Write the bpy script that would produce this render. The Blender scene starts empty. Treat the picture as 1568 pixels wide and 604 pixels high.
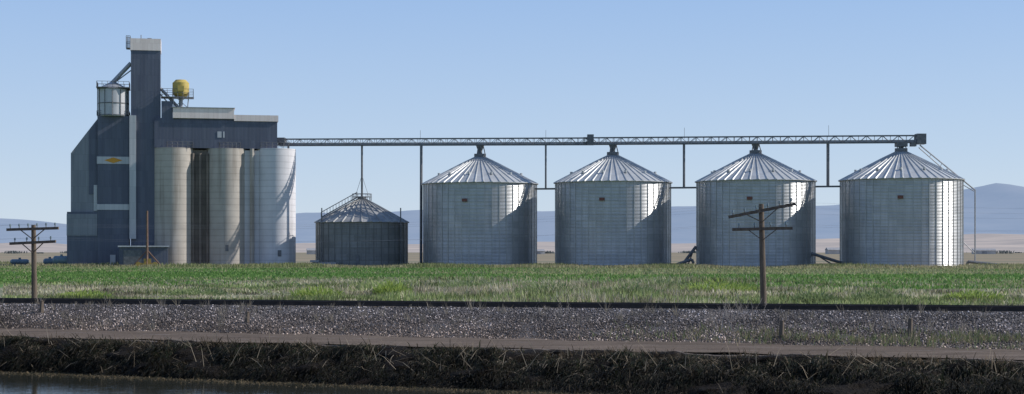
import bpy, bmesh, math, random
import numpy as np
from mathutils import Vector, Matrix, noise
random.seed(4); rng=np.random.default_rng(7)
scene=bpy.context.scene
HC=3.0
# ---------------------------------------------------------------- materials
def newmat(name):
    m=bpy.data.materials.new(name); m.use_nodes=True
    nt=m.node_tree; b=nt.nodes['Principled BSDF']
    return m,nt,b
def ramp(nt,src,stops):
    r=nt.nodes.new('ShaderNodeValToRGB'); e=r.color_ramp.elements
    while len(e)<len(stops): e.new(.5)
    for i,(p,c) in enumerate(stops):
        e[i].position=p; e[i].color=(c[0],c[1],c[2],1)
    nt.links.new(src,r.inputs[0]); return r.outputs[0]
def coords(nt,scale=(1,1,1),kind='Object',rot=0):
    t=nt.nodes.new('ShaderNodeTexCoord'); mp=nt.nodes.new('ShaderNodeMapping')
    mp.inputs['Scale'].default_value=scale; mp.inputs['Rotation'].default_value=(0,0,rot)
    nt.links.new(t.outputs[kind],mp.inputs[0]); return mp.outputs[0]
def noi(nt,vec,scale,detail=6,rough=.6):
    n=nt.nodes.new('ShaderNodeTexNoise'); n.inputs['Scale'].default_value=scale
    n.inputs['Detail'].default_value=detail; n.inputs['Roughness'].default_value=rough
    nt.links.new(vec,n.inputs['Vector']); return n.outputs['Fac']
def mixc(nt,f,a,b,mode='MIX'):
    m=nt.nodes.new('ShaderNodeMix'); m.data_type='RGBA'; m.blend_type=mode; m.clamp_result=False
    if isinstance(f,(int,float)): m.inputs[0].default_value=f
    else: nt.links.new(f,m.inputs[0])
    for i,x in ((6,a),(7,b)):
        if isinstance(x,tuple): m.inputs[i].default_value=(x[0],x[1],x[2],1)
        else: nt.links.new(x,m.inputs[i])
    return m.outputs[2]
def bump(nt,b,h,strength=.5,dist=.1):
    n=nt.nodes.new('ShaderNodeBump'); n.inputs['Strength'].default_value=strength
    n.inputs['Distance'].default_value=dist
    nt.links.new(h,n.inputs['Height']); nt.links.new(n.outputs[0],b.inputs['Normal'])
def simple(name,c1,c2,scale=1.,stretch=(1,1,1),rough=.8,metal=0.,bmp=0.,bd=.05,lo=.35,hi=.65,rot=0):
    m,nt,b=newmat(name); v=coords(nt,stretch,rot=rot); f=noi(nt,v,scale)
    nt.links.new(ramp(nt,f,[(lo,c1),(hi,c2)]),b.inputs['Base Color'])
    b.inputs['Roughness'].default_value=rough; b.inputs['Metallic'].default_value=metal
    if bmp: bump(nt,b,noi(nt,v,scale*4),bmp,bd)
    return m
def blade_mat(name,trans=.35):
    m,nt,b=newmat(name)
    a=nt.nodes.new('ShaderNodeAttribute'); a.attribute_name='Col'
    nt.links.new(a.outputs['Color'],b.inputs['Base Color']); b.inputs['Roughness'].default_value=.7
    b.inputs['Specular IOR Level'].default_value=.2
    if trans:
        t=nt.nodes.new('ShaderNodeBsdfTranslucent'); nt.links.new(a.outputs['Color'],t.inputs['Color'])
        x=nt.nodes.new('ShaderNodeMixShader'); x.inputs[0].default_value=trans
        nt.links.new(b.outputs[0],x.inputs[1]); nt.links.new(t.outputs[0],x.inputs[2])
        nt.links.new(x.outputs[0],nt.nodes['Material Output'].inputs['Surface'])
    return m
# ---------------------------------------------------------------- builders
def empty(name,loc=(0,0,0),rz=0):
    e=bpy.data.objects.new(name,None); e.location=loc; e.rotation_euler=(0,0,rz)
    e.empty_display_size=1; scene.collection.objects.link(e); return e
def link(name,me,mat,parent=None):
    o=bpy.data.objects.new(name,me); scene.collection.objects.link(o)
    if mat and not me.materials: me.materials.append(mat)
    if parent: o.parent=parent
    return o
class B:
    def __init__(s): s.bm=bmesh.new()
    def box(s,x0,x1,y0,y1,z0,z1):
        r=bmesh.ops.create_cube(s.bm,size=1)
        for v in r['verts']:
            v.co=Vector((x0+(v.co.x+.5)*(x1-x0),y0+(v.co.y+.5)*(y1-y0),z0+(v.co.z+.5)*(z1-z0)))
        return s
    def tube(s,p,q,r,seg=8,r2=None):
        p=Vector(p);q=Vector(q);d=q-p
        m=Matrix.Translation((p+q)/2)@d.to_track_quat('Z','Y').to_matrix().to_4x4()
        bmesh.ops.create_cone(s.bm,cap_ends=True,segments=seg,radius1=r,radius2=r if r2 is None else r2,depth=d.length,matrix=m)
        return s
    def beam(s,p,q,w,h):
        p=Vector(p);q=Vector(q);d=q-p; zz=Vector((0,0,1))
        x=d.normalized(); y=zz.cross(x)
        y=y.normalized() if y.length>1e-4 else Vector((0,1,0)); z=x.cross(y)
        R=Matrix((x,y,z)).transposed().to_4x4()
        m=Matrix.Translation((p+q)/2)@R@Matrix.Diagonal((d.length,w,h,1))
        bmesh.ops.create_cube(s.bm,size=1,matrix=m); return s
    def poly(s,pts,y0,y1):
        a=[s.bm.verts.new((p[0],y0,p[1])) for p in pts]; c=[s.bm.verts.new((p[0],y1,p[1])) for p in pts]
        s.bm.faces.new(a); s.bm.faces.new(c[::-1]); n=len(pts)
        for i in range(n): s.bm.faces.new((a[i],c[i],c[(i+1)%n],a[(i+1)%n]))
        return s
    def done(s,name,mat,parent=None,smooth=False):
        bmesh.ops.recalc_face_normals(s.bm,faces=s.bm.faces)
        me=bpy.data.meshes.new(name); s.bm.to_mesh(me); s.bm.free()
        if smooth:
            me.shade_smooth()
            try: me.set_sharp_from_angle(angle=math.radians(40))
            except Exception: pass
        return link(name,me,mat,parent)
def npmesh(name,verts,faces_flat,counts,mat,col=None,parent=None):
    me=bpy.data.meshes.new(name); nv=len(verts)
    me.vertices.add(nv); me.vertices.foreach_set('co',verts.astype(np.float32).ravel())
    me.loops.add(len(faces_flat)); me.loops.foreach_set('vertex_index',faces_flat.astype(np.int32))
    me.polygons.add(len(counts)); st=np.concatenate([[0],np.cumsum(counts)[:-1]]).astype(np.int32)
    me.polygons.foreach_set('loop_start',st); 
    me.update(calc_edges=True); me.validate()
    if col is not None:
        a=me.color_attributes.new('Col','FLOAT_COLOR','POINT')
        a.data.foreach_set('color',np.concatenate([col,np.ones((nv,1))],1).astype(np.float32).ravel())
    return link(name,me,mat,parent)
def blades(name,P,h,w,D,col,mat,bend=.12,parent=None):
    N=len(P); yaw=rng.uniform(0,math.pi,N)
    side=np.stack([np.cos(yaw),np.sin(yaw)*.6,np.zeros(N)],1)*w[:,None]/2
    D=D/np.linalg.norm(D,axis=1,keepdims=True); up=np.array([0,0,1.])
    mid=P+D*h[:,None]*.55+up*(h*bend)[:,None]; tip=P+D*h[:,None]
    V=np.stack([P-side,P+side,mid-side*.8,mid+side*.8,tip],1).reshape(-1,3)
    b=(np.arange(N)*5)[:,None]
    F=np.concatenate([b+np.array([0,1,3,2]),b+np.array([2,3,4])],1).ravel()
    C=np.tile([4,3],N); col5=np.repeat(np.clip(col,0,1),5,0)
    return npmesh(name,V,F,C,mat,col5,parent)
# ---------------------------------------------------------------- terrain frame
TA=math.radians(13.66); U=np.array([math.cos(TA),-math.sin(TA)]); NN=np.array([math.sin(TA),math.cos(TA)])
def SV(s,v):
    s=np.asarray(s,float);v=np.asarray(v,float)
    return s*U[0]+v*NN[0], s*U[1]+v*NN[1]
def toSV(x,y): return x*U[0]+y*U[1], x*NN[0]+y*NN[1]
def kn(s):
    sc=np.clip(s,-50,15)
    L2=56.2-.127*sc; L3=49.7-.131*sc; L4=45.8-.184*sc; L5=37-.2*sc
    o=np.ones_like(sc)
    v=[-300*o,0*o,L5-2.5,L5,L5+1.2,L4-1.0,L4,L3-.35,L3+.3,L2,65.2*o,69.4*o,73.5*o,120*o,285*o,348*o,14000*o]
    z=[1.3,1.3,-1.0,-1.25,-1.9,-1.9,-1.32,-.36,-.2,-.2,.62,.62,0,0,0,0,0]
    return v,z
def zprof(s,v):
    s=np.asarray(s,float);v=np.asarray(v,float)
    K,Z=kn(s); out=np.full(s.shape,Z[0],float)
    for i in range(len(Z)-1):
        t=np.clip((v-K[i])/(K[i+1]-K[i]),0,1)
        out=np.where(v>=K[i],Z[i]+(Z[i+1]-Z[i])*t,out)
    return out
sub=[1,6,2,3,2,2,12,3,6,8,3,4,10,8,4,16]
matidx=[0,0,0,1,1,1,2,2,3,4,4,0,0,5,6,7]
g_mud=simple('canal_mud',(.03,.025,.02),(.06,.045,.035),2,bmp=.6)
g_bank=simple('bank_soil',(.008,.006,.005),(.022,.017,.012),2.2,bmp=1.,bd=.2)
g_bank.node_tree.nodes['Principled BSDF'].inputs['Specular IOR Level'].default_value=.1
g_road0=simple('verge_soil',(.09,.07,.055),(.15,.115,.09),1.5,bmp=.4)
g_ball=simple('ballast_soil',(.035,.031,.031),(.085,.073,.07),5,bmp=.8)
m,nt,b=newmat('green_crop'); v=coords(nt,(1,1,1),rot=TA); v2=coords(nt,(.25,2.2,1),rot=TA)
f=noi(nt,v2,.12); f2=noi(nt,v,.9)
c=ramp(nt,f,[(.38,(.10,.19,.055)),(.52,(.13,.23,.07)),(.64,(.29,.29,.16))])
c=mixc(nt,.5,c,ramp(nt,f2,[(.3,(.5,.5,.5)),(.7,(1,1,1))]),'MULTIPLY')
nt.links.new(c,b.inputs['Base Color']); b.inputs['Roughness'].default_value=.9; b.inputs['Specular IOR Level'].default_value=.1
g_crop=m
g_yard=simple('dry_yard',(.16,.14,.07),(.26,.22,.13),.25,(.4,1,1))
m,nt,b=newmat('dry_plain'); v=coords(nt,(.12,1,1),rot=TA)
f=noi(nt,v,.006,4); c=ramp(nt,f,[(.35,(.22,.19,.14)),(.5,(.29,.245,.185)),(.58,(.17,.175,.13)),(.66,(.27,.235,.18))])
nt.links.new(c,b.inputs['Base Color']); b.inputs['Roughness'].default_value=1
b.inputs['Specular IOR Level'].default_value=0
g_plain=m
g_field=simple('weedy_ground',(.09,.11,.05),(.24,.22,.13),.35,bmp=.3)
mats=[g_field,g_mud,g_bank,g_road0,g_ball,g_crop,g_yard,g_plain]
scols=np.concatenate([-np.geomspace(12000,60,14),np.arange(-56,22,.3),np.geomspace(26,12000,14)])
K,Z=kn(scols); rows=[];zr=[];mi=[]
for i in range(len(Z)-1):
    for j in range(sub[i]):
        t=j/sub[i]
        if i==15: t=t**2.5
        rows.append(K[i]+(K[i+1]-K[i])*t); zr.append(Z[i]+(Z[i+1]-Z[i])*t); mi.append(matidx[i])
rows.append(K[-1]); zr.append(0)
VV=[]
for r,(vr,z0) in enumerate(zip(rows,zr)):
    X,Y=SV(scols,vr)
    for j in range(len(scols)):
        x,y,z=X[j],Y[j],z0
        m_=mi[min(r,len(mi)-1)]; mp=mi[max(r-1,0)]
        if -56<=scols[j]<=22:
            if m_==2 or mp==2:
                n1=noise.noise(Vector((x*.7,y*.7,z*1.5)))*1.3+.7*noise.noise(Vector((x*2.2,y*2.2,z*4)))
                e=.5 if m_==2 and mp==2 else .22
                x-=NN[0]*n1*e; y-=NN[1]*n1*e; z+=n1*.12
            elif vr[j]<75 and vr[j]>5:
                z+=.035*noise.noise(Vector((x*.8,y*.8,0)))
        VV.append((x,y,z))
nc=len(scols); nr=len(rows); F=[];MI=[]
for r in range(nr-1):
    for j in range(nc-1):
        a=r*nc+j; F.append((a,a+1,a+nc+1,a+nc)); MI.append(mi[r])
me=bpy.data.meshes.new('ground'); me.from_pydata(VV,[],F)
for mm in mats: me.materials.append(mm)
me.polygons.foreach_set('material_index',MI); me.shade_smooth(); link('ground',me,None)
# road sheet
m,nt,b=newmat('dirt_road'); v=coords(nt,(.15,1.2,1),rot=TA); f=noi(nt,v,1.3); v1=coords(nt); f2=noi(nt,v1,9)
c=ramp(nt,f,[(.3,(.09,.068,.052)),(.5,(.13,.10,.078)),(.7,(.18,.14,.11))])
c=mixc(nt,.5,c,ramp(nt,f2,[(.35,(.55,.55,.55)),(.65,(1,1,1))]),'MULTIPLY')
nt.links.new(c,b.inputs['Base Color']); b.inputs['Roughness'].default_value=.95; b.inputs['Specular IOR Level'].default_value=.1; bump(nt,b,f2,.6,.05)
ss=np.arange(-56,22,.3); K,Z=kn(ss); VV=[];F=[]
nrr=9
for i in range(nrr):
    t=i/(nrr-1); lo=K[8]+.15; hi=K[9]-.5; vv=lo+(hi-lo)*t+(.25*np.sin(ss*.9+i) if i in(0,nrr-1) else 0)
    X,Y=SV(ss,vv)
    for j in range(len(ss)):
        VV.append((X[j],Y[j],-.2+.035*noise.noise(Vector((X[j]*.8,Y[j]*.8,0)))+.03-.03*(math.exp(-((t-.35)/.08)**2)+math.exp(-((t-.75)/.08)**2))))
n=len(ss)
for i in range(nrr-1):
    for j in range(n-1): a=i*n+j; F.append((a,a+1,a+n+1,a+n))
me=bpy.data.meshes.new('dirt_road'); me.from_pydata(VV,[],F); me.shade_smooth(); link('dirt_road',me,m)
# water
m,nt,b=newmat('canal_water'); v=coords(nt,(.5,2,1),rot=TA); f=noi(nt,v,2.2,4)
b.inputs['Base Color'].default_value=(.028,.03,.024,1); b.inputs['Roughness'].default_value=.04
bump(nt,b,f,.14,.05)
ws=np.array([-400,-56,-50,-20,15,22,400.]); K,Z=kn(ws)
x0,y0=SV(ws,K[3]-.6); x1,y1=SV(ws,K[6]+.9)
VV=[(x0[i],y0[i],-1.2) for i in range(7)]+[(x1[i],y1[i],-1.2) for i in range(7)]
me=bpy.data.meshes.new('canal_water'); me.from_pydata(VV,[],[(i,i+1,i+8,i+7) for i in range(6)]); link('canal_water',me,m)
def nz(x,y,sc): return np.array([noise.noise(Vector((a*sc,b_*sc,3.1))) for a,b_ in zip(x,y)])
# ---------------------------------------------------------------- ballast stones
def stones(name,s,v,r,col,mat,lift=.3):
    N=len(s); X,Y=SV(s,v); Zz=zprof(s,v)+r*lift
    base=np.array([[1,0,0],[-1,0,0],[0,1,0],[0,-1,0],[0,0,1],[0,0,-1.]])
    q=rng.normal(size=(N,3,3)); q,_=np.linalg.qr(q)
    sc=rng.uniform(.6,1.3,(N,6,1))
    V=np.einsum('nij,kj->nki',q,base)*sc*r[:,None,None]+np.stack([X,Y,Zz],1)[:,None,:]
    f=np.array([[0,2,4],[2,1,4],[1,3,4],[3,0,4],[2,0,5],[1,2,5],[3,1,5],[0,3,5]])
    Fc=((np.arange(N)*6)[:,None,None]+f).ravel()
    return npmesh(name,V.reshape(-1,3),Fc,np.full(N*8,3),mat,np.repeat(np.clip(col,0,1),6,0))
stone_m=blade_mat('ballast_stone',0)
N=80000; s=rng.uniform(-50,14,N); L2=56.2-.127*s; t=rng.uniform(-.06,1,N); v=L2+(65.3-L2)*t
n2=14000; s=np.concatenate([s,rng.uniform(-50,14,n2)]); v=np.concatenate([v,rng.uniform(65.2,70.5,n2)]); t=np.concatenate([t,np.ones(n2)])
r=rng.uniform(.018,.05,len(s)); g=rng.uniform(.035,.12,len(s)); br=rng.uniform(0,1,len(s))<.12; g=np.where(br,rng.uniform(.18,.55,len(s)),g)
x,y=SV(s,v); q=nz(x,y,.35); g=g*(1+.8*q)
wm=np.clip(1-t,0,1)
col=np.stack([g*(1.06+.28*wm),g*(.97+.08*wm),g*(.98-.10*wm)],1)
stones('railway_ballast',s,v,r,col,stone_m)
# ---------------------------------------------------------------- railway track
steel=simple('rail_steel',(.025,.02,.02),(.05,.038,.034),3,rough=.6,metal=.3)
tie_m=simple('tie_wood',(.03,.024,.02),(.07,.055,.045),3)
trk=empty('railway_track')
def sv3(s,v,z): x,y=SV(s,v); return (float(x),float(y),z)
bb=B()
for vv in (66.4,67.9):
    a=-160;e=160
    bb.beam(sv3(a,vv,.675),sv3(e,vv,.675),.15,.03)
    bb.beam(sv3(a,vv,.745),sv3(e,vv,.745),.03,.11)
    bb.beam(sv3(a,vv,.82),sv3(e,vv,.82),.075,.045)
bb.done('rails',steel,trk)
bb=B()
for i in range(-150,150):
    s0=i*.6+random.uniform(-.04,.04)
    bb.beam(sv3(s0,65.85,.57),sv3(s0,68.45,.57),.23,.17)
bb.done('ties',tie_m,trk)
# ---------------------------------------------------------------- grasses
grass_m=blade_mat('grass_blade',.4)
def palette(n,cols,probs):
    c=np.array(cols)[rng.choice(len(cols),n,p=probs)]
    return c*rng.uniform(.7,1.3,(n,1))
def updir(n,l=.35): return np.stack([rng.normal(0,l,n),rng.normal(0,l,n),np.ones(n)],1)
N=110000
v=71+ (rng.uniform(0,1,N)**1.3)*80; s=rng.uniform(-1,1,N)*(v*.36)-.24*v
x,y=SV(s,v); q=nz(x,y,.09); q2=nz(x+50,y,.4); q3=nz(x*.5,y+20,.06)
ctr=.62+.6*np.exp(-((x-1)/(.13*v))**2)
h=np.clip((.30+.6*q+.35*q2+.35*q3+rng.uniform(-.1,.2,N))*ctr,.06,1.1); w=.025+.0004*v
dry=np.clip(.60+2.3*nz(x*.5,y+99,.07)+.9*q2,0,1)
gc=palette(N,[(.19,.24,.09),(.26,.31,.12),(.34,.36,.17),(.11,.14,.06)],[.35,.3,.2,.15])
dc=palette(N,[(.44,.39,.27),(.34,.30,.20),(.55,.49,.36)],[.4,.35,.25])
col=np.where((rng.uniform(0,1,N)<dry*.88)[:,None],dc,gc)*(1+1.1*nz(x,y+7,.25))[:,None]
blades('field_grass',np.stack([x,y,zprof(s,v)-.02],1),h,w,updir(N),col,grass_m)
N=60000; v=rng.uniform(130,285,N); s=rng.uniform(-1,1,N)*v*.37-.24*v; x,y=SV(s,v)
q=nz(x*.4,y,.03)
col=np.where((q+.15*rng.normal(size=N)>.08)[:,None],palette(N,[(.36,.34,.20),(.26,.28,.13)],[.5,.5]),palette(N,[(.13,.235,.06),(.16,.27,.08)],[.5,.5]))
blades('crop_field',np.stack([x,y,np.zeros(N)],1),rng.uniform(.15,.4,N),np.full(N,.16),updir(N,.5),col,grass_m)
N=30000; v=rng.uniform(276,306,N); s=rng.uniform(-1,1,N)*v*.37-.24*v; x,y=SV(s,v)
q=nz(x,y,.06)
col=np.where((q>.1)[:,None],palette(N,[(.25,.27,.13)],[1]),palette(N,[(.40,.36,.22),(.32,.29,.17)],[.5,.5]))
blades('dry_grass',np.stack([x,y,np.zeros(N)],1),np.clip(.5+.8*q+rng.uniform(0,.35,N),.2,1.3),np.full(N,.14),updir(N,.3),col,grass_m)
def shrub(cx,cy,z,rad,hh,n,cols):
    a=rng.uniform(0,2*math.pi,n); rr=rad*np.sqrt(rng.uniform(0,1,n)); 
    P=np.stack([cx+rr*np.cos(a),cy+rr*np.sin(a),z+rng.uniform(0,.7,n)*hh*(1-rr/rad*.6)],1)
    D=np.stack([np.cos(a)*.7,np.sin(a)*.7,rng.uniform(.2,1.2,n)],1)+rng.normal(0,.3,(n,3))
    blades('shrub',P,rng.uniform(.1,.35,n)*hh,np.full(n,.07),D,palette(n,cols,[1/len(cols)]*len(cols)),grass_m)
for X,yy,rad,hh,yel in ((-7.7,105,1.2,1.6,1),(-11.9,100,1.6,1.3,1),(14.2,112,2.6,1.6,1),(21.5,96,1.5,1.1,0),(2.5,110,2.4,1.3,0),(27.7,98,1.8,1.,1),(-21.3,110,2.,.8,0),(17,92,1.2,1.1,0),(-26.2,100,1.7,.9,1),(7.5,104,2.2,1.3,0),(10.5,118,3,1.6,0),(-3,120,2.5,1.5,0)):
    shrub(X,yy,0,rad,hh,900,[(.32,.40,.10),(.25,.34,.09)] if yel else [(.18,.24,.10),(.24,.29,.14)])
N=12000; s=rng.uniform(-14,14,N); L2=56.2-.127*s; v=L2+rng.normal(0,1,N)*1.0+1.4
keep=rng.uniform(0,1,N)<np.clip((s+12)/16,0,1); s=s[keep];v=v[keep];N=len(s); x,y=SV(s,v); q=nz(x,y,.6)
keep=q>-.1; s,v,x,y,q=s[keep],v[keep],x[keep],y[keep],q[keep]; N=len(s)
blades('verge_grass',np.stack([x,y,zprof(s,v)],1),rng.uniform(.08,.4,N),np.full(N,.025),updir(N,.5),palette(N,[(.16,.20,.08),(.28,.24,.15),(.16,.15,.09)],[.4,.3,.3]),grass_m)
N=220; s0=rng.uniform(-46,12,N); L2=56.2-.127*s0; v0=L2+(65.5-L2)*rng.uniform(0,1,N)**.6
P=[];H=[];D=[]
for i in range(N):
    k=rng.integers(5,14); bg=rng.uniform(.2,.7)
    for j in range(k):
        P.append(sv3(s0[i]+rng.normal(0,.06),v0[i]+rng.normal(0,.06),float(zprof(s0[i],v0[i])))); H.append(bg*rng.uniform(.5,1)); D.append((rng.normal(0,.5),rng.normal(0,.3),1))
P=np.array(P);H=np.array(H);D=np.array(D)
blades('dry_weeds',P,H,np.full(len(P),.018),D,palette(len(P),[(.34,.29,.23),(.22,.19,.14)],[.5,.5]),grass_m,.02)
def drybush(X,Y,hh,n):
    s_,v_=toSV(X,Y); z0=float(zprof(s_,v_)); P=[];H=[];D=[];W=[]
    def br(p,d,l,lev):
        P.append(p);H.append(l);D.append(d);W.append(.022 if lev==0 else .014)
        if lev<2:
            for k in range(3):
                q=[p[i]+d[i]/math.sqrt(sum(c*c for c in d))*l*rng.uniform(.4,.95) for i in range(3)]
                br(q,[d[i]+rng.normal(0,.5) for i in range(3)],l*.5,lev+1)
    for i in range(n): br([X+rng.normal(0,.3),Y+rng.normal(0,.2),z0],[rng.normal(0,.5),rng.normal(0,.3),1],hh*rng.uniform(.5,1),0)
    blades('dry_bush',np.array(P),np.array(H),np.array(W),np.array(D),palette(len(P),[(.38,.34,.30),(.30,.26,.23)],[.5,.5]),grass_m,.02)
for X,Y,hh,n in ((-10.2,66,.6,9),(1.6,63,.9,9),(7.8,60,1.,14),(9,62.5,.9,10),(-26,86,.6,5),(-14.5,68,.45,6),(14,58,.7,9),(-1.2,62,.5,5)): drybush(X,Y,hh,n)
# bank vegetation hanging
N=150000; s=rng.uniform(-50,14,N); t=rng.uniform(0,1,N); L3=49.7-.131*s; L4=45.8-.184*s; v=L4+(L3-L4)*t
x,y=SV(s,v); q=nz(x,y,.7); q2=nz(x,y+40,2.)
keep=rng.uniform(0,1,N)<np.clip(.65+q*1.2,.35,1); s,v,t,x,y,q,q2=[a[keep] for a in (s,v,t,x,y,q,q2)]; N=len(s)
D=np.stack([-NN[0]*.6+rng.normal(0,.25,N),-NN[1]*.6+rng.normal(0,.25,N),rng.normal(-.6,.4,N)],1)
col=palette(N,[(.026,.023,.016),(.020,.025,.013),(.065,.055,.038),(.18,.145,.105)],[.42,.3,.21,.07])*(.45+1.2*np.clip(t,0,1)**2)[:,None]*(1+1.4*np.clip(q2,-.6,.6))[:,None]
blades('bank_grass',np.stack([x-NN[0]*.3*(q+.2),y-NN[1]*.3*(q+.2),zprof(s,v)+.08+q*.2],1),rng.uniform(.12,.5,N)*(1+.6*q),np.full(N,.035),D,col,grass_m,.15)
N=26000; s=rng.uniform(-50,14,N); L3=49.7-.131*s; v=L3-.15+rng.normal(0,.25,N); x,y=SV(s,v); q=nz(x,y,.8)
keep=rng.uniform(0,1,N)<np.clip(.45+q*2,.03,1); s,v,x,y,q=[a[keep] for a in (s,v,x,y,q)]; N=len(s)
D=np.stack([-NN[0]*.5+rng.normal(0,.5,N),-NN[1]*.5+rng.normal(0,.4,N),rng.uniform(-.6,.8,N)],1)
blades('straw_tufts',np.stack([x,y,zprof(s,v)],1),rng.uniform(.06,.4,N),np.full(N,.022),D,palette(N,[(.22,.17,.115),(.12,.09,.06),(.05,.045,.028)],[.3,.35,.35]),grass_m,.15)
N=520; s=rng.uniform(-48,12,N); L3=49.7-.131*s; v=L3-rng.uniform(0,2.2,N); x,y=SV(s,v)
D=np.stack([rng.normal(0,.9,N),rng.normal(-.4,.3,N),rng.uniform(-.6,1,N)],1)
blades('straw_stalks',np.stack([x,y,zprof(s,v)+.15],1),rng.uniform(.3,1.2,N),np.full(N,.022),D,palette(N,[(.40,.33,.24)],[1]),grass_m,.1)
N=9000; s=rng.uniform(-50,-5,N); v=37-.2*s-rng.uniform(0,3,N); x,y=SV(s,v)
blades('near_bank_grass',np.stack([x,y,zprof(s,v)],1),rng.uniform(.05,.2,N),np.full(N,.02),updir(N,.6),palette(N,[(.3,.24,.13),(.14,.14,.05)],[.6,.4]),grass_m)
N=6000; s=rng.uniform(-50,0,N); v=45.4-.184*s-np.abs(rng.normal(0,.5,N)); x,y=SV(s,v)
blades('waterline_litter',np.stack([x,y,np.full(N,-1.2)],1),rng.uniform(.04,.14,N),np.full(N,.04),np.stack([rng.normal(0,1,N),rng.normal(0,1,N),rng.uniform(0,.5,N)],1),palette(N,[(.16,.12,.07),(.07,.06,.035)],[.5,.5]),grass_m)
# ---------------------------------------------------------------- hills
def hills(name,Yd,pts,mat,depth,rough):
    xs=np.linspace(-7500,9000,420); px=784+xs*2500/Yd
    hy=np.interp(px,[p[0] for p in pts],[p[1] for p in pts])
    zr_=np.maximum(3+(385-hy)*Yd/2500,5)
    VV=[];F=[];R=14
    for r in range(R+5):
        t=r/R if r<=R else 1-(r-R)*.15
        yy=Yd-depth*(1-r/R) if r<=R else Yd+(r-R)*300
        for i,xx in enumerate(xs):
            n1=noise.fractal(Vector((xx/900,yy/900,rough)),1,2,6)
            k=t**1.3
            z=zr_[i]*k*(1+.28*n1*(1-t*.75))
            VV.append((xx,yy,z-2))
    n=len(xs)
    for r in range(R+4):
        for i in range(n-1): a=r*n+i; F.append((a,a+1,a+n+1,a+n))
    me=bpy.data.meshes.new(name); me.from_pydata(VV,[],F); me.shade_smooth(); link(name,me,mat)
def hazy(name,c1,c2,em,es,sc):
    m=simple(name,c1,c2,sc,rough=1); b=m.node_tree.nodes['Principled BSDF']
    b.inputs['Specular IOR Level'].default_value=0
    b.inputs['Emission Color'].default_value=(*em,1); b.inputs['Emission Strength'].default_value=es  # airlight haze painted onto the hills as a constant emission
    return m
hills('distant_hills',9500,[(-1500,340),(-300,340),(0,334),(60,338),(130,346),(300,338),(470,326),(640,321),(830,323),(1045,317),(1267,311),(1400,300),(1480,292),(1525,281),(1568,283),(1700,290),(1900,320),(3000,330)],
      hazy('blue_haze_hills',(.04,.042,.045),(.08,.075,.07),(.22,.30,.45),1.,.0025),3000,1.)
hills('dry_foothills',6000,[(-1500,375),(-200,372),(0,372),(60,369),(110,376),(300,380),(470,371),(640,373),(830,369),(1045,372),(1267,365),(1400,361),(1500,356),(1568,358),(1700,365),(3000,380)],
      hazy('tan_haze_hills',(.07,.06,.05),(.23,.18,.135),(.27,.27,.31),1.,.004),2500,5.)
xs=[];ys=[];hs=[]
for _ in range(200):
    cx=rng.uniform(-900,1000); cy=rng.uniform(1800,2800); hh=rng.uniform(1.5,5)
    if noise.noise(Vector((cx/120,cy/300,0)))<0.1: continue
    k=60; a=rng.normal(0,hh*1.5,k); bq=rng.normal(0,hh*.5,k)
    xs+=list(cx+a); ys+=list(cy+bq); hs+=list(hh*rng.uniform(.5,1,k))
xs=np.array(xs);ys=np.array(ys);hs=np.array(hs);n=len(xs)
blades('tree_line',np.stack([xs,ys,np.zeros(n)],1),hs,np.full(n,1.6),updir(n,.3),palette(n,[(.16,.18,.17),(.2,.21,.2)],[.5,.5]),grass_m,.2)  # leaf colours greyed and lightened to paint in distance haze
# distant farm sheds
barn_w=simple('barn_wall_paint',(.42,.40,.38),(.52,.50,.48),.3); barn_r=simple('barn_roof_sheet',(.25,.25,.26),(.33,.33,.34),.3)
for X,Yd,W,H in ((62,1700,26,6),(-190,1600,22,6),(352,1750,30,7),(25,1650,14,5),(520,1800,24,6)):
    e=empty('farm_building',(X,Yd,0),random.uniform(-.3,.3))
    bb=B(); bb.box(-W/2,W/2,-6,6,0,H*.65); bb.done('walls',barn_w,e)
    bb=B(); vs=[bb.bm.verts.new(c) for c in ((-W/2-.4,-6.6,H*.63),(W/2+.4,-6.6,H*.63),(W/2+.4,0,H),(-W/2-.4,0,H),(-W/2-.4,6.6,H*.63),(W/2+.4,6.6,H*.63))]
    for fq in ((0,1,2,3),(3,2,5,4),(0,3,4),(1,5,2)): bb.bm.faces.new([vs[k] for k in fq])
    bb.done('gable_roof',barn_r,e)
    bb=B(); bb.box(-2.5,2.5,-6.12,-6.02,0,H*.5); bb.done('door',barn_r,e)
# ---------------------------------------------------------------- galvanised bins
def galv(name,dark,light,metal,rough,roof=False):
    m,nt,b=newmat(name)
    if not roof:
        uv=nt.nodes.new('ShaderNodeUVMap')
        br=nt.nodes.new('ShaderNodeTexBrick'); nt.links.new(uv.outputs[0],br.inputs['Vector'])
        br.inputs['Scale'].default_value=1; br.inputs['Brick Width'].default_value=2.88; br.inputs['Row Height'].default_value=1.23
        br.inputs['Mortar Size'].default_value=.035; br.inputs['Mortar Smooth'].default_value=.2
        br.inputs['Color1'].default_value=(*dark,1); br.inputs['Color2'].default_value=(*light,1)
        br.inputs['Mortar'].default_value=(dark[0]*.8,dark[1]*.8,dark[2]*.8,1)
        base=br.outputs['Color']
        mp=nt.nodes.new('ShaderNodeMapping'); mp.inputs['Scale'].default_value=(1.4,.12,1); nt.links.new(uv.outputs[0],mp.inputs[0]); vec=mp.outputs[0]
        f=noi(nt,vec,1.3)
    else:
        vec=coords(nt); f=noi(nt,vec,1.1)
        base=ramp(nt,noi(nt,vec,.5),[(.35,dark),(.65,light)])
    c=mixc(nt,.45,base,ramp(nt,f,[(.3,(.66,.65,.63)),(.6,(1,1,1))]),'MULTIPLY')
    nt.links.new(c,b.inputs['Base Color']); b.inputs['Metallic'].default_value=metal
    nt.links.new(ramp(nt,f,[(.3,(rough+.12,)*3),(.7,(rough-.04,)*3)]),b.inputs['Roughness'])
    return m
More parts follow.
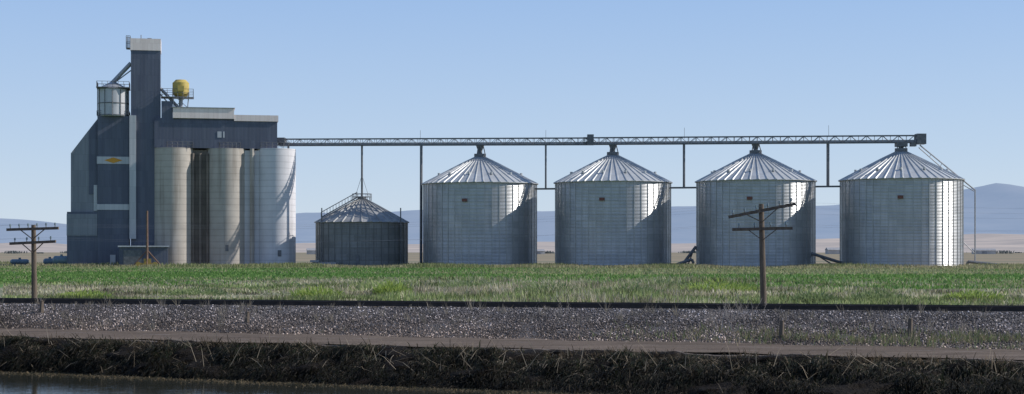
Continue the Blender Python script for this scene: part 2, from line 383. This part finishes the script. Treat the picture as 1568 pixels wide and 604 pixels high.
galv_m=galv('galvanised_wall',(.42,.425,.43),(.51,.515,.52),.65,.32)
roof_m=galv('galvanised_roof',(.42,.43,.43),(.52,.53,.53),.3,.45,True)
old_m=galv('weathered_wall',(.19,.195,.19),(.25,.255,.25),.25,.55)
oldroof_m=galv('weathered_roof',(.24,.24,.24),(.34,.34,.33),.2,.55,True)
dsteel=simple('dark_steel',(.10,.105,.115),(.17,.175,.185),2,rough=.6,metal=.2)
gsteel=simple('grey_steel',(.24,.25,.27),(.34,.35,.37),2,rough=.5,metal=.3)
stiff_m=simple('stiffener_steel',(.32,.33,.335),(.42,.43,.435),2,rough=.4,metal=.6)
red_m=simple('red_sign_paint',(.13,.05,.04),(.19,.08,.06),2)
conc_pad=simple('concrete_pad',(.3,.29,.26),(.4,.38,.34),1)
def bin_meshes(R,ze,zp,nst,nrib,capr=1.0):
    d={}
    pitch=.26; sp_=6; seg=128; rows_=int((ze-.15)/pitch)*sp_
    zz=np.linspace(.15,ze,rows_+1); rr_=R+.028*np.sin(2*math.pi*(zz-.15)/pitch)
    aa=np.arange(seg)*2*math.pi/seg
    V=np.stack([np.outer(rr_,np.cos(aa)),np.outer(rr_,np.sin(aa)),np.repeat(zz[:,None],seg,1)],2).reshape(-1,3)
    jj,ii=np.meshgrid(np.arange(rows_),np.arange(seg),indexing='ij'); i2=(ii+1)%seg
    Fq=np.stack([jj*seg+ii,jj*seg+i2,(jj+1)*seg+i2,(jj+1)*seg+ii],2).reshape(-1,4)
    o=npmesh('tmpw',V,Fq.ravel(),np.full(len(Fq),4),None); me=o.data; bpy.data.objects.remove(o); me.name='bin_wall'
    uv=me.uv_layers.new(name='UVMap'); k=2*math.pi*R/seg
    u0=ii*k;u1=(ii+1)*k;z0=zz[jj];z1=zz[jj+1]
    UV=np.stack([u0,z0,u1,z0,u1,z1,u0,z1],2).reshape(-1)
    uv.data.foreach_set('uv',UV.astype(np.float32))
    me.shade_smooth(); d['wall']=me
    bb=B()
    for i in range(nst):
        a=2*math.pi*i/nst
        m=Matrix.Rotation(a,4,'Z')@Matrix.Translation((R+.035,0,.15+(ze-.3)/2))@Matrix.Diagonal((.09,.11,ze-.35,1))
        bmesh.ops.create_cube(bb.bm,size=1,matrix=m)
    o=bb.done('tmp',None); d['stiff']=o.data; bpy.data.objects.remove(o)
    V=[];F=[];prof=[]
    for i in range(nrib):
        a0=2*math.pi*i/nrib; da=2*math.pi/nrib
        prof+=[(a0,0),(a0+da*.78,0.0),(a0+da*.84,1),(a0+da*.94,1)]
    n=len(prof); re=R+.35
    rr=[re,re*.66,re*.33,capr]
    for r in rr:
        z=ze-.12+(zp-ze+.12)*(re-r)/(re-capr)
        for a,hh in prof: V.append((r*math.cos(a),r*math.sin(a),z+hh*(.17 if r>2 else .08)))
    for j in range(3):
        for i in range(n): F.append((j*n+i,j*n+(i+1)%n,(j+1)*n+(i+1)%n,(j+1)*n+i))
    F.append(tuple(range(3*n,4*n)))
    F.append(tuple(range(n-1,-1,-1)))
    me=bpy.data.meshes.new('bin_roof'); me.from_pydata(V,[],F); d['roof']=me
    return d
big=bin_meshes(11,16.05,21.3,48,44)
bins=[(-6.2,317,23.5),(19.25,311.5,23.3),(45.66,306,23.1),(71.5,300,22.9)]
for bi,(bx,by,zc) in enumerate(bins):
    e=empty('grain_bin' if bi==0 else 'grain_bin.%03d'%bi,(bx,by,0),random.uniform(0,.1))
    for k,mt in (('wall',galv_m),('stiff',stiff_m),('roof',roof_m)):
        link(k,big[k],mt,e)
    bb=B(); bb.tube((0,0,-.1),(0,0,.16),11.5,64); bb.done('foundation',conc_pad,e)
    bb=B(); bb.tube((0,0,21.1),(0,0,21.9),1.15,20); bb.tube((0,0,21.9),(0,0,zc+.2),.42,12)
    bb.tube((0,0,zc-1.0),(0,0,zc),.42,12,.8)
    for a in range(3): bb.tube((1.0*math.cos(a*2.1),1.0*math.sin(a*2.1),21.8),(.6*math.cos(a*2.1),.6*math.sin(a*2.1),zc+.1),.09,6)
    bb.done('fill_spout',dsteel,e)
    bb=B()
    for a in range(0,360,30):
        r=8.2; aa=math.radians(a+11); z=16.05+5.3*(11.45-r)/10.4
        bb.tube((r*math.cos(aa),r*math.sin(aa),z-.1),(r*math.cos(aa),r*math.sin(aa),z+.35),.25,8)
    bb.done('roof_vents',roof_m,e)
    bb=B(); a=math.radians(-104 - e.rotation_euler[2]*57.3)
    m=Matrix.Rotation(a,4,'Z')@Matrix.Translation((11.2,0,12.6))@Matrix.Diagonal((.06,1.0,.55,1))
    bmesh.ops.create_cube(bb.bm,size=1,matrix=m); bb.done('sign_plate',red_m,e)
sb=(-29.6,322); sm=bin_meshes(9,8.7,13.3,36,30,.8)
e=empty('small_grain_bin',(sb[0],sb[1],0))
link('wall',sm['wall'],old_m,e); link('stiff',sm['stiff'],old_m,e); link('roof',sm['roof'],oldroof_m,e)
bb=B(); bb.tube((0,0,-.1),(0,0,.16),9.4,48); bb.done('foundation',conc_pad,e)
bb=B(); bb.tube((0,0,13.1),(0,0,13.8),.9,16)
for i in range(12):
    a=i*math.pi/6; bb.tube((1.9*math.cos(a),1.9*math.sin(a),12.9),(1.9*math.cos(a),1.9*math.sin(a),14.3),.05,5)
    a2=(i+1)*math.pi/6
    for z in (13.7,14.3): bb.tube((1.9*math.cos(a),1.9*math.sin(a),z),(1.9*math.cos(a2),1.9*math.sin(a2),z),.05,5)
A=Vector((-7.6,-4,9.6));C=Vector((-.8,-1.6,13.6))
for off in (0,.8):
    bb.tube(A+Vector((0,off,0)),C+Vector((0,off,0)),.09,5); bb.tube(A+Vector((0,off,1)),C+Vector((0,off,1)),.05,5)
for i in range(13):
    p=A.lerp(C,i/12); bb.tube(p,p+Vector((0,0,1)),.05,5); bb.tube(p,p+Vector((0,.8,0)),.05,5)
for px_ in (-7.3,8.0): bb.tube((px_,-5.3,0),(px_,-5.3,11.4),.13,6)
bb.box(-.3,.3,-9.25,-9.05,.2,2.2)
bb.done('stair_and_rails',dsteel,e)
bb=B(); bb.box(-8.5,-4,-10.4,-9.2,0,.9); bb.box(-8.9,-7.2,-10.8,-9.3,.9,1.3); bb.done('aeration_fan_housing',gsteel,e)
# ---------------------------------------------------------------- conveyor
cv=empty('grain_conveyor')
def linepos(X):
    return 317-(X+6.2)*(17/77.7)
def truss(bb,X0,z0,X1,z1,hh=1.25,wd=1.3,n=40):
    P0=Vector((X0,linepos(X0),z0));P1=Vector((X1,linepos(X1),z1)); side=Vector((.214,.977,0))*wd/2; up=Vector((0,0,hh))
    for sgn in (-1,1):
        bb.beam(P0+side*sgn,P1+side*sgn,.2,.22); bb.beam(P0+side*sgn+up,P1+side*sgn+up,.16,.18)
        for i in range(n):
            a=P0.lerp(P1,i/n)+side*sgn; b2=P0.lerp(P1,(i+1)/n)+side*sgn
            if i%2==0: bb.tube(a,b2+up,.05,5)
            else: bb.tube(a+up,b2,.05,5)
            bb.tube(a,a+up,.05,5)
bb=B(); truss(bb,-46.6,24.1,15.5,23.4,n=44); truss(bb,13.8,23.45,75.2,22.95,n=44)
bb.done('truss',dsteel,cv)
bb=B()
def pt(X,z,dy=0): return Vector((X,linepos(X)+dy,z))
bb.beam(pt(-46.6,24.42),pt(15.5,23.72),.6,.36); bb.beam(pt(13.8,23.75),pt(75.2,23.25),.6,.36)
bb.done('belt_housing',gsteel,cv)
bb=B()
y=linepos(15); bb.box(14.4,15.6,y-.9,y+.9,23.3,25.3)
y=linepos(75); bb.box(74.0,75.7,y-1,y+1,22.6,24.5); bb.box(73,74.0,y-.6,y+.6,22.2,23.0)
bb.box(70.5,72.5,linepos(71.5)-.9,linepos(71.5)+.9,22.2,23.0)
bb.box(-47,-45.2,linepos(-46)-1.2,linepos(-46)+1.2,24.6,25.6)
bb.done('drive_units',dsteel,cv)
bb=B()
for X in (6.5,32.5,58.6):
    zc=23.6-(X-6)*.01
    for dy in (-.6,.6): bb.tube(pt(X,14.9,dy),pt(X,zc,dy),.17,8)
    for z in (17.5,20.3): bb.tube(pt(X,z,-.6),pt(X,z,.6),.08,6)
    bb.tube(pt(X,24.2,-.7),pt(X,26.3,-.7),.035,5)
    bb.beam(pt(X-3.2,15.0,-.6),pt(X+3.2,15.0,-.6),.25,.28); bb.beam(pt(X-3.2,15.0,.6),pt(X+3.2,15.0,.6),.25,.28)
bb.tube(pt(-29.6,13.6),pt(-29.6,24.1),.2,8); 
for dx in (-1.6,1.6): bb.tube(pt(-29.6+dx,13.0),pt(-29.6,18),.04,5)
for X in (-17.75,):
    for dy in (-.6,.6): bb.tube(pt(X,0,dy-1),pt(X,23.8,dy),.24,8)
    for z in range(3,23,4): bb.tube(pt(X,z,-1.5),pt(X,z+4,.5),.07,6)
bb.tube(pt(-17.9,24.6,-.7),pt(-17.9,26.6,-.7),.035,5)
bb.done('support_posts',dsteel,cv)
bb=B(); h0=Vector((74.6,298.6,22.4))
bb.tube(h0,(84.8,299,14.2),.13,8); bb.tube((84.8,299,14.3),(84.8,299,0),.13,8); bb.tube((74.6,299.4,22.0),(81.8,300.5,16.0),.1,8)
bb.tube((82,300.5,15.8),(84.8,299.6,14.0),.08,6); bb.tube((82.4,300,5.2),(84.8,299.3,2.6),.08,6)
for t in (.2,.4,.6,.8):
    p=h0.lerp(Vector((84.8,299,14.2)),t); bb.tube(p,p+Vector((0,1.,-.5)),.05,5)
bb.done('down_spout',gsteel,cv)
tyre=simple('tyre',(.015,.015,.015),(.03,.03,.03))
def auger(x,y,L,H,flip=1):
    e=empty('grain_auger',(x,y,0)); bb=B()
    bb.tube((-L/2*flip,0,.4),(L/2*flip,0,H),.28,8)
    bb.tube((-.1*L*flip,-.9,.35),(.3*L*flip,-.3,H*.78),.07,6); bb.tube((-.1*L*flip,.9,.35),(.3*L*flip,.3,H*.78),.07,6)
    bb.tube((-.1*L*flip,-1,.35),(-.1*L*flip,1,.35),.06,6)
    bb.tube((L/2*flip,0,H),(L/2*flip+.3*flip,0,H-.8),.25,8)
    bb.box(-L/2*flip-.7,-L/2*flip+.7,-.7,.7,.15,.75)
    bb.done('tube_and_frame',dsteel,e)
    bb=B()
    for yy in (-1.05,1.05): bb.tube((-.1*L*flip,yy-.1,.36),(-.1*L*flip,yy+.1,.36),.36,14)
    bb.done('wheels',tyre,e)
auger(33.2,306,2.6,3.9); auger(58.5,300,7,2.6,-1); auger(86.5,298,6.5,1.1,-1)
auger(31.9,304,3.2,1.5)
# ---------------------------------------------------------------- grain elevator
def siding(name,c1,c2,rib=1.2,flat=False):
    m,nt,b=newmat(name); v=coords(nt,(1,1,1)); v2=coords(nt,(1,1,.06))
    w_=nt.nodes.new('ShaderNodeTexWave'); w_.bands_direction='X'; w_.inputs['Scale'].default_value=rib; nt.links.new(v,w_.inputs['Vector'])
    bk=nt.nodes.new('ShaderNodeTexBrick'); mp=nt.nodes.new('ShaderNodeMapping'); mp.inputs['Rotation'].default_value=(math.radians(90),0,0)
    t=nt.nodes.new('ShaderNodeTexCoord'); nt.links.new(t.outputs['Object'],mp.inputs[0]); nt.links.new(mp.outputs[0],bk.inputs['Vector'])
    bk.inputs['Scale'].default_value=1; bk.inputs['Brick Width'].default_value=.9; bk.inputs['Row Height'].default_value=3.1; bk.inputs['Mortar Size'].default_value=.02
    bk.inputs['Color1'].default_value=(*c1,1); bk.inputs['Color2'].default_value=(*c2,1); bk.inputs['Mortar'].default_value=(c1[0]*.8,c1[1]*.8,c1[2]*.8,1)
    f=noi(nt,v2,1.1); c=mixc(nt,.25 if flat else .6,bk.outputs['Color'],ramp(nt,f,[(.3,(.65,.65,.65)),(.65,(1,1,1))]),'MULTIPLY')
    nt.links.new(c,b.inputs['Base Color']); b.inputs['Roughness'].default_value=.6
    bump(nt,b,w_.outputs['Fac'],.12 if flat else .25,.04); return m
sd=siding('dark_siding',(.088,.10,.145),(.11,.124,.17)); sm_=siding('grey_siding',(.19,.205,.24),(.23,.245,.28))
sp=siding('pale_siding',(.42,.43,.46),(.49,.495,.52),flat=True); sw=siding('white_fascia',(.80,.67,.62),(.86,.74,.69),flat=True)
def concrete(name,c1,c2,stain):
    m,nt,b=newmat(name); v=coords(nt,(1,1,.05)); v1=coords(nt); 
    f=noi(nt,v,.9,8); f1=noi(nt,v1,.35,8)
    w_=nt.nodes.new('ShaderNodeTexWave'); w_.bands_direction='Z'; w_.inputs['Scale'].default_value=.26; w_.inputs['Distortion'].default_value=.3; nt.links.new(v1,w_.inputs['Vector'])
    c=ramp(nt,f1,[(.35,c1),(.65,c2)])
    c=mixc(nt,stain,c,ramp(nt,f,[(.34,(.42,.38,.35)),(.5,(1,1,1))]),'MULTIPLY')
    c=mixc(nt,.6,c,ramp(nt,w_.outputs['Fac'],[(0,(.72,.72,.72)),(.12,(1,1,1))]),'MULTIPLY')
    nt.links.new(c,b.inputs['Base Color']); b.inputs['Roughness'].default_value=.9; bump(nt,b,f1,.2,.05); return m
c_tan=concrete('stained_concrete',(.38,.345,.305),(.46,.42,.375),.5); c_wh=concrete('whitewashed_concrete',(.56,.55,.57),(.64,.63,.65),.2)
c_dk=concrete('dark_streaked_concrete',(.14,.12,.105),(.22,.185,.16),.9)  # darker brown, heavily streaked concrete between the tan silos
EO=(-64.5,320,0); ER=math.atan2(.198,.980)
E=empty('grain_elevator',EO,ER)
ZT=23.1
bb=B()
for xl in (-1.76,8.4):
    for yl in (0,9.5): bb.tube((xl,yl,0),(xl,yl,ZT),3.95,64)
bb.done('concrete_silos',c_tan,E,True)
bb=B()
for yl in (0,9.5): bb.tube((18.07,yl,0),(18.07,yl,ZT+.1),3.9,64)
bb.done('white_silos',c_wh,E,True)
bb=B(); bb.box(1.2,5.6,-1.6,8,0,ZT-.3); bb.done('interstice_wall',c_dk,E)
bb=B(); bb.box(11.2,15.3,-1.9,8,0,ZT-.3); bb.done('interstice_pale',c_wh,E)
bb=B()
for xx in (1.9,3.3,4.7): bb.tube((xx,-2.1,0),(xx,-2.1,ZT-1),.28,8)
bb.done('standpipes',c_dk,E)
bb=B(); bb.tube((13.3,-2.6,0),(13.3,-2.6,ZT),.45,10); bb.done('downpipe',c_tan,E)
bb=B(); bb.box(-5.4,18.2,-2.3,11,ZT+.02,28.5); bb.box(-5.2,9.8,-2.1,10,28.5,28.9); bb.box(-4.1,-1.95,-2,3,28.9,32.2); bb.done('headhouse',sd,E)
bb=B(); bb.box(-1.9,9.8,-2.6,9,28.9,30.9); bb.box(9.83,18.4,-2.5,11.2,28.5,29.7); bb.done('headhouse_fascia',sw,E)
bb=B(); bb.box(-2.1,10,-2.75,9.2,30.9,31.05); bb.done('fascia_coping',gsteel,E)
bb=B(); bb.box(-9.9,-4.3,-1.5,4.5,0,42); bb.done('main_tower',sd,E)
bb=B(); bb.box(-10.0,-4.2,-1.62,4.6,42,44.3); bb.done('tower_cap',sw,E)
bb=B(); bb.box(-10.15,-8.9,-2.3,-1.55,5.4,29.3); bb.done('leg_casing',sp,E)
bb=B(); bb.box(-16.2,-10.2,-1.4,4.5,0,29.2)
bb.done('left_tower',sd,E)
bb=B(); bb.box(-16.3,-10.2,-1.5,4.6,11.0,12.1); bb.box(-16.3,-10.2,-1.5,-1.41,19.9,21.3); bb.box(-16.9,-16.25,-1.1,-.9,10.8,15.8); bb.done('white_bands_and_sky_gap',sp,E)  # two white bands, then a pale panel painting sky light through a gap
bb=B(); bb.tube((-13.3,.4,29.2),(-13.3,.4,34.5),2.9,24); bb.done('top_bin',sp,E,True)
bb=B(); bb.tube((-13.3,.4,34.5),(-13.3,.4,36.0),3.1,24,.4); bb.done('top_bin_roof',gsteel,E)
bb=B()
for z in (29.3,31.6,34.4): bb.tube((-13.3,.4,z),(-13.3,.4,z+.18),2.98,24)
for i in range(12):
    a=i*math.pi/6; bb.tube((-13.3+2.98*math.cos(a),.4+2.98*math.sin(a),29.2),(-13.3+2.98*math.cos(a),.4+2.98*math.sin(a),34.5),.07,5)
def railing(bb,x0,x1,y0,y1,z,h=1.1,n=6):
    cs=[(x0,y0),(x1,y0),(x1,y1),(x0,y1),(x0,y0)]
    for (ax,ay),(bx_,by_) in zip(cs,cs[1:]):
        for zz in (z+h*.5,z+h): bb.tube((ax,ay,zz),(bx_,by_,zz),.045,5)
        for i in range(n+1):
            t=i/n; bb.tube((ax+(bx_-ax)*t,ay+(by_-ay)*t,z),(ax+(bx_-ax)*t,ay+(by_-ay)*t,z+h),.045,5)
railing(bb,-16.3,-10.2,-2.4,3.3,34.7); bb.box(-16.4,-10.1,-2.5,3.4,34.58,34.72)
railing(bb,-16.3,-10.2,-1.5,4,29.25,.9)
railing(bb,-3,1.9,-3.2,.6,ZT+.05,1.1,5); railing(bb,7,11,-3.2,.6,ZT+.05,1.1,5); railing(bb,15,20.5,-3.0,2,ZT+.15,1.1,5)
railing(bb,-4,2,-2.2,2,33.1,1.5,6)
bb.box(-10.7,-10.0,-1.2,1.2,42.4,42.5); railing(bb,-10.8,-10.02,-1.3,1.3,42.4,2.4,3)
bb.tube((-8,0,44.2),(-8,0,45.2),.08,5); bb.box(-6.8,-6,0,.8,44.2,44.6)
bb.done('railings_and_frames',dsteel,E)
bb=B(); bb.tube((-9.9,-.3,39.6),(-13.6,.2,35.6),.42,10); bb.tube((-9.9,-.3,38.2),(-12.9,.2,35.9),.12,6); bb.tube((-4.3,-.5,34.8),(-.6,-.5,30.8),.3,8); bb.tube((-4.3,-.9,33.6),(-2,-.9,31),.12,6); bb.done('spouts',gsteel,E)
bb=B(); bb.poly([(-16.22,10.6),(-16.22,28.6),(-18.4,25.7),(-21.2,21.9),(-21.2,10.6)],-.9,4.3); bb.done('sloped_annex',sm_,E)
bb=B(); bb.poly([(-16.26,14),(-16.26,28.3),(-17.8,26.2),(-17.8,14)],-1.0,-.92); bb.done('annex_panel',sd,E)
bb=B(); bb.box(-21.9,-16.22,-1.3,4.4,0,10.6); bb.done('lower_annex',sd,E)
bb=B(); bb.box(-21.95,-16.25,-1.42,-1.31,6.0,10.2); bb.done('lower_annex_panel',sm_,E)
bb=B(); bb.box(-11.8,-2.8,-9.5,-4.3,0,3.8); bb.done('shed',sd,E)
bb=B(); bb.box(-12,-2.6,-9.8,-4.1,3.8,4.0); bb.box(-11,-7.6,-9.6,-9.52,.1,3.2); bb.done('shed_roof_and_door',dsteel,E)
bb=B(); bb.box(-12.05,-2.55,-9.9,-9.8,3.8,4.05); bb.done('shed_gutter',sp,E)
bb=B(); bb.box(6.6,7.4,-2.36,-2.31,25.2,26.4); bb.box(7.7,8.0,-2.36,-2.31,25.2,26.4); bb.box(-13.8,-12.8,-1.45,-1.41,.1,2.3); bb.done('windows',sp,E)
bb=B(); bb.box(8.1,8.7,-4.0,-3.8,3,4.2); bb.box(18.2,18.9,-4.0,-3.8,2,3.2); bb.done('silo_hatches',dsteel,E)
yel=simple('orange_logo',(.55,.25,.03),(.6,.3,.05),1); ypaint=simple('yellow_paint',(.40,.30,.07),(.50,.38,.10),1.5,rough=.5)
bb=B(); bb.poly([(-14.9,20.6),(-13.2,21.15),(-11.5,20.6),(-13.2,20.05)],-1.56,-1.51); bb.done('logo',yel,E)
bb=B(); bb.tube((-.4,-.5,33.7),(-.4,-.5,35.9),1.6,24); bb.tube((-.4,-.5,35.9),(-.4,-.5,36.5),1.6,24,1.0); bb.tube((-.4,-.5,33.2),(-.4,-.5,33.7),1.0,24,1.6)
bb.box(-1.0,.2,-2.3,-1.9,34.2,35.2)
bb.done('dust_cyclone',ypaint,E,True)
bb=B()
for dx,dy in ((-1.3,-1.5),(1.3,-1.5),(-1.3,.9),(1.3,.9)): bb.tube((-.4+dx,-.5+dy+.3,30.95),(-.4+dx*1.2,-.5+dy+.3,34),.1,6)
bb.tube((-1.7,-1.7,31),(.9,-1.7,33.3),.07,5); bb.tube((.9,-1.7,31),(-1.7,-1.7,33.3),.07,5); bb.tube((-.4,-.5,30.9),(-.4,-.5,33.1),.4,10)
bb.box(-4.2,2.1,-2.3,2.1,33.0,33.08)
bb.done('cyclone_frame',gsteel,E)
rust=simple('rusty_wood',(.12,.07,.05),(.18,.11,.08),2)
pe=empty('loading_mast',(EO[0]-6.6*.98+12*.198,EO[1]-6.6*.198-12*.98,0),ER)
bb=B(); bb.tube((0,0,0),(0,0,10.6),.26,8,.18); bb.tube((-2.6,0,.2),(0,0,3.2),.12,6); bb.tube((2.6,0,.2),(0,0,3.2),.12,6); bb.tube((0,-1.5,.2),(0,0,2.4),.12,6); bb.done('mast',rust,pe)
bb=B(); bb.box(-1.9,1.9,-.7,.5,.4,.8); bb.tube((-1.6,-.8,.5),(-1.6,.6,.5),.5,12); bb.tube((1.4,-.8,.5),(1.4,.6,.5),.5,12); bb.box(-.6,.7,-.6,.4,.8,1.6); bb.done('winch_base',simple('ochre_paint',(.3,.2,.05),(.4,.28,.08),2),pe)
blue=simple('blue_paint',(.11,.16,.20),(.15,.21,.26),1,rough=.5)
def tank(X,Yd,L,r):
    e=empty('storage_tank',(X,Yd,0),.1)
    bb=B(); bb.tube((-L/2,0,r+.4),(L/2,0,r+.4),r,20); bb.tube((-L/2-.3,0,r+.4),(-L/2,0,r+.4),r*.6,20,r); bb.tube((L/2,0,r+.4),(L/2+.3,0,r+.4),r,20,r*.6); bb.tube((0,0,2*r+.3),(0,0,2*r+.7),.25,10); bb.done('shell',blue,e,True)
    bb=B(); bb.box(-L/3-.15,-L/3+.15,-r*.7,r*.7,0,.9); bb.box(L/3-.15,L/3+.15,-r*.7,r*.7,0,.9); bb.done('saddles',dsteel,e)
tank(-87.2,316,2.6,.85); tank(-90.6,320,1.8,.6); tank(-99.5,330,3,.5)
# ---------------------------------------------------------------- telegraph poles
wood=simple('weathered_wood',(.075,.055,.04),(.15,.115,.085),2,(3,3,.4),bmp=.5)
ins=simple('insulator_glass',(.12,.16,.17),(.2,.26,.26),2,rough=.2)
def tpole(x,y,ztop,arms,lean):
    e=empty('telegraph_pole',(x,y,0)); bb=B(); top=Vector((lean,0,ztop))
    bb.tube((0,0,-.3),top,.15,12,.11)
    tips=[]; ib=B()
    for z,hl,tilt,ins_n in arms:
        cx=lean*z/ztop; ca,sa=math.cos(tilt),math.sin(tilt)
        d=Vector((ca*.98,-.18,sa)); c=Vector((cx,-.17,z))
        bb.beam(c-d*hl,c+d*hl,.10,.13)
        for sg in (-1,1): bb.beam(c+d*(sg*hl*.5),Vector((cx,-.16,z-.5)),.04,.04)
        for k in range(ins_n):
            f=(k+.5)/ins_n*2-1
            if abs(f)<.12: continue
            f=f*1.04
            p=c+d*hl*f+Vector((0,0,.06)); bb.tube(p,p+Vector((0,0,.12)),.018,6)
            ib.tube(p+Vector((0,0,.09)),p+Vector((0,0,.21)),.05,8,.035); tips.append(Vector((x,y,0))+p+Vector((0,0,.18)))
    bb.done('pole_and_crossarms',wood,e); ib.done('insulators',ins,e); return tips
t1=tpole(10.95,70.9,5.05,[(4.76,1.47,math.radians(11),6),(3.97,1.3,math.radians(1),4)],-.13)
t2=tpole(-23.16,79.2,4.28,[(4.08,1.35,math.radians(1.5),6),(3.42,1.2,math.radians(2.5),4)],-.05)
wb=B()
d=Vector((34.1,-8.3,0))
for a,b2 in list(zip(t2,t1))[::2]:
    for p,q in ((a,b2),(b2,b2+d),(a-d,a)):
        pr=p
        for i in range(1,9):
            t=i/8; c=p.lerp(q,t); c.z-=.45*4*t*(1-t); wb.tube(pr,c,.0022,4); pr=c
wb.done('telegraph_wires',gsteel)
for X,Yd,hh in ((9.48,57.5,.6),(13.88,57,.6),(-10.72,66,.42),(-20.33,70.5,.5),(-12.7,45.6,.15)):
    s_,v_=toSV(X,Yd); z=float(zprof(s_,v_))
    bb=B(); bb.tube((0,0,-.15),(.03,0,hh),.11,7,.08); bb.tube((.03,0,hh),(.02,.01,hh+.05),.08,7,.03); o=bb.done('wooden_stake',wood); o.location=(X,Yd,z)
# ---------------------------------------------------------------- light
AZ=math.radians(5);EL=math.radians(34)
sv=Vector((math.cos(AZ)*math.cos(EL),math.sin(AZ)*math.cos(EL),math.sin(EL)))
L=bpy.data.lights.new('sun','SUN'); L.energy=5.0; L.angle=math.radians(.5); L.color=(1,.95,.88)
lo=bpy.data.objects.new('sun',L); lo.rotation_euler=(-sv).to_track_quat('-Z','Y').to_euler(); scene.collection.objects.link(lo)
w=bpy.data.worlds.new('World'); scene.world=w; w.use_nodes=True; nt=w.node_tree
sk=nt.nodes.new('ShaderNodeTexSky'); sk.sky_type='NISHITA'; sk.sun_disc=False; sk.sun_elevation=EL; sk.sun_rotation=math.radians(90)-AZ
sk.air_density=1.0; sk.dust_density=.3; sk.ozone_density=1.5; sk.altitude=100
tc=nt.nodes.new('ShaderNodeTexCoord'); sx=nt.nodes.new('ShaderNodeSeparateXYZ'); nt.links.new(tc.outputs['Generated'],sx.inputs[0])
hz=ramp(nt,sx.outputs['Z'],[(0,(.63,.75,.89)),(.06,(.51,.66,.88)),(.15,(.36,.54,.86)),(.5,(.20,.33,.62)),(1,(.13,.24,.5))])
mm=nt.nodes.new('ShaderNodeVectorMath'); mm.operation='SCALE'; mm.inputs['Scale'].default_value=10; nt.links.new(hz,mm.inputs[0])
out=mixc(nt,.82,sk.outputs[0],mm.outputs[0])
nt.links.new(out,nt.nodes['Background'].inputs[0]); nt.nodes['Background'].inputs[1].default_value=.1
# ---------------------------------------------------------------- camera
cam=bpy.data.cameras.new('camera'); co=bpy.data.objects.new('camera',cam); scene.collection.objects.link(co)
co.location=(0,0,HC); co.rotation_euler=(math.radians(90),0,0)
cam.sensor_width=36; cam.lens=36*2500/1568; cam.shift_y=83/1568; cam.clip_end=40000; cam.clip_start=.5
scene.camera=co
scene.view_settings.view_transform='Standard'; scene.view_settings.look='None'; scene.view_settings.exposure=0
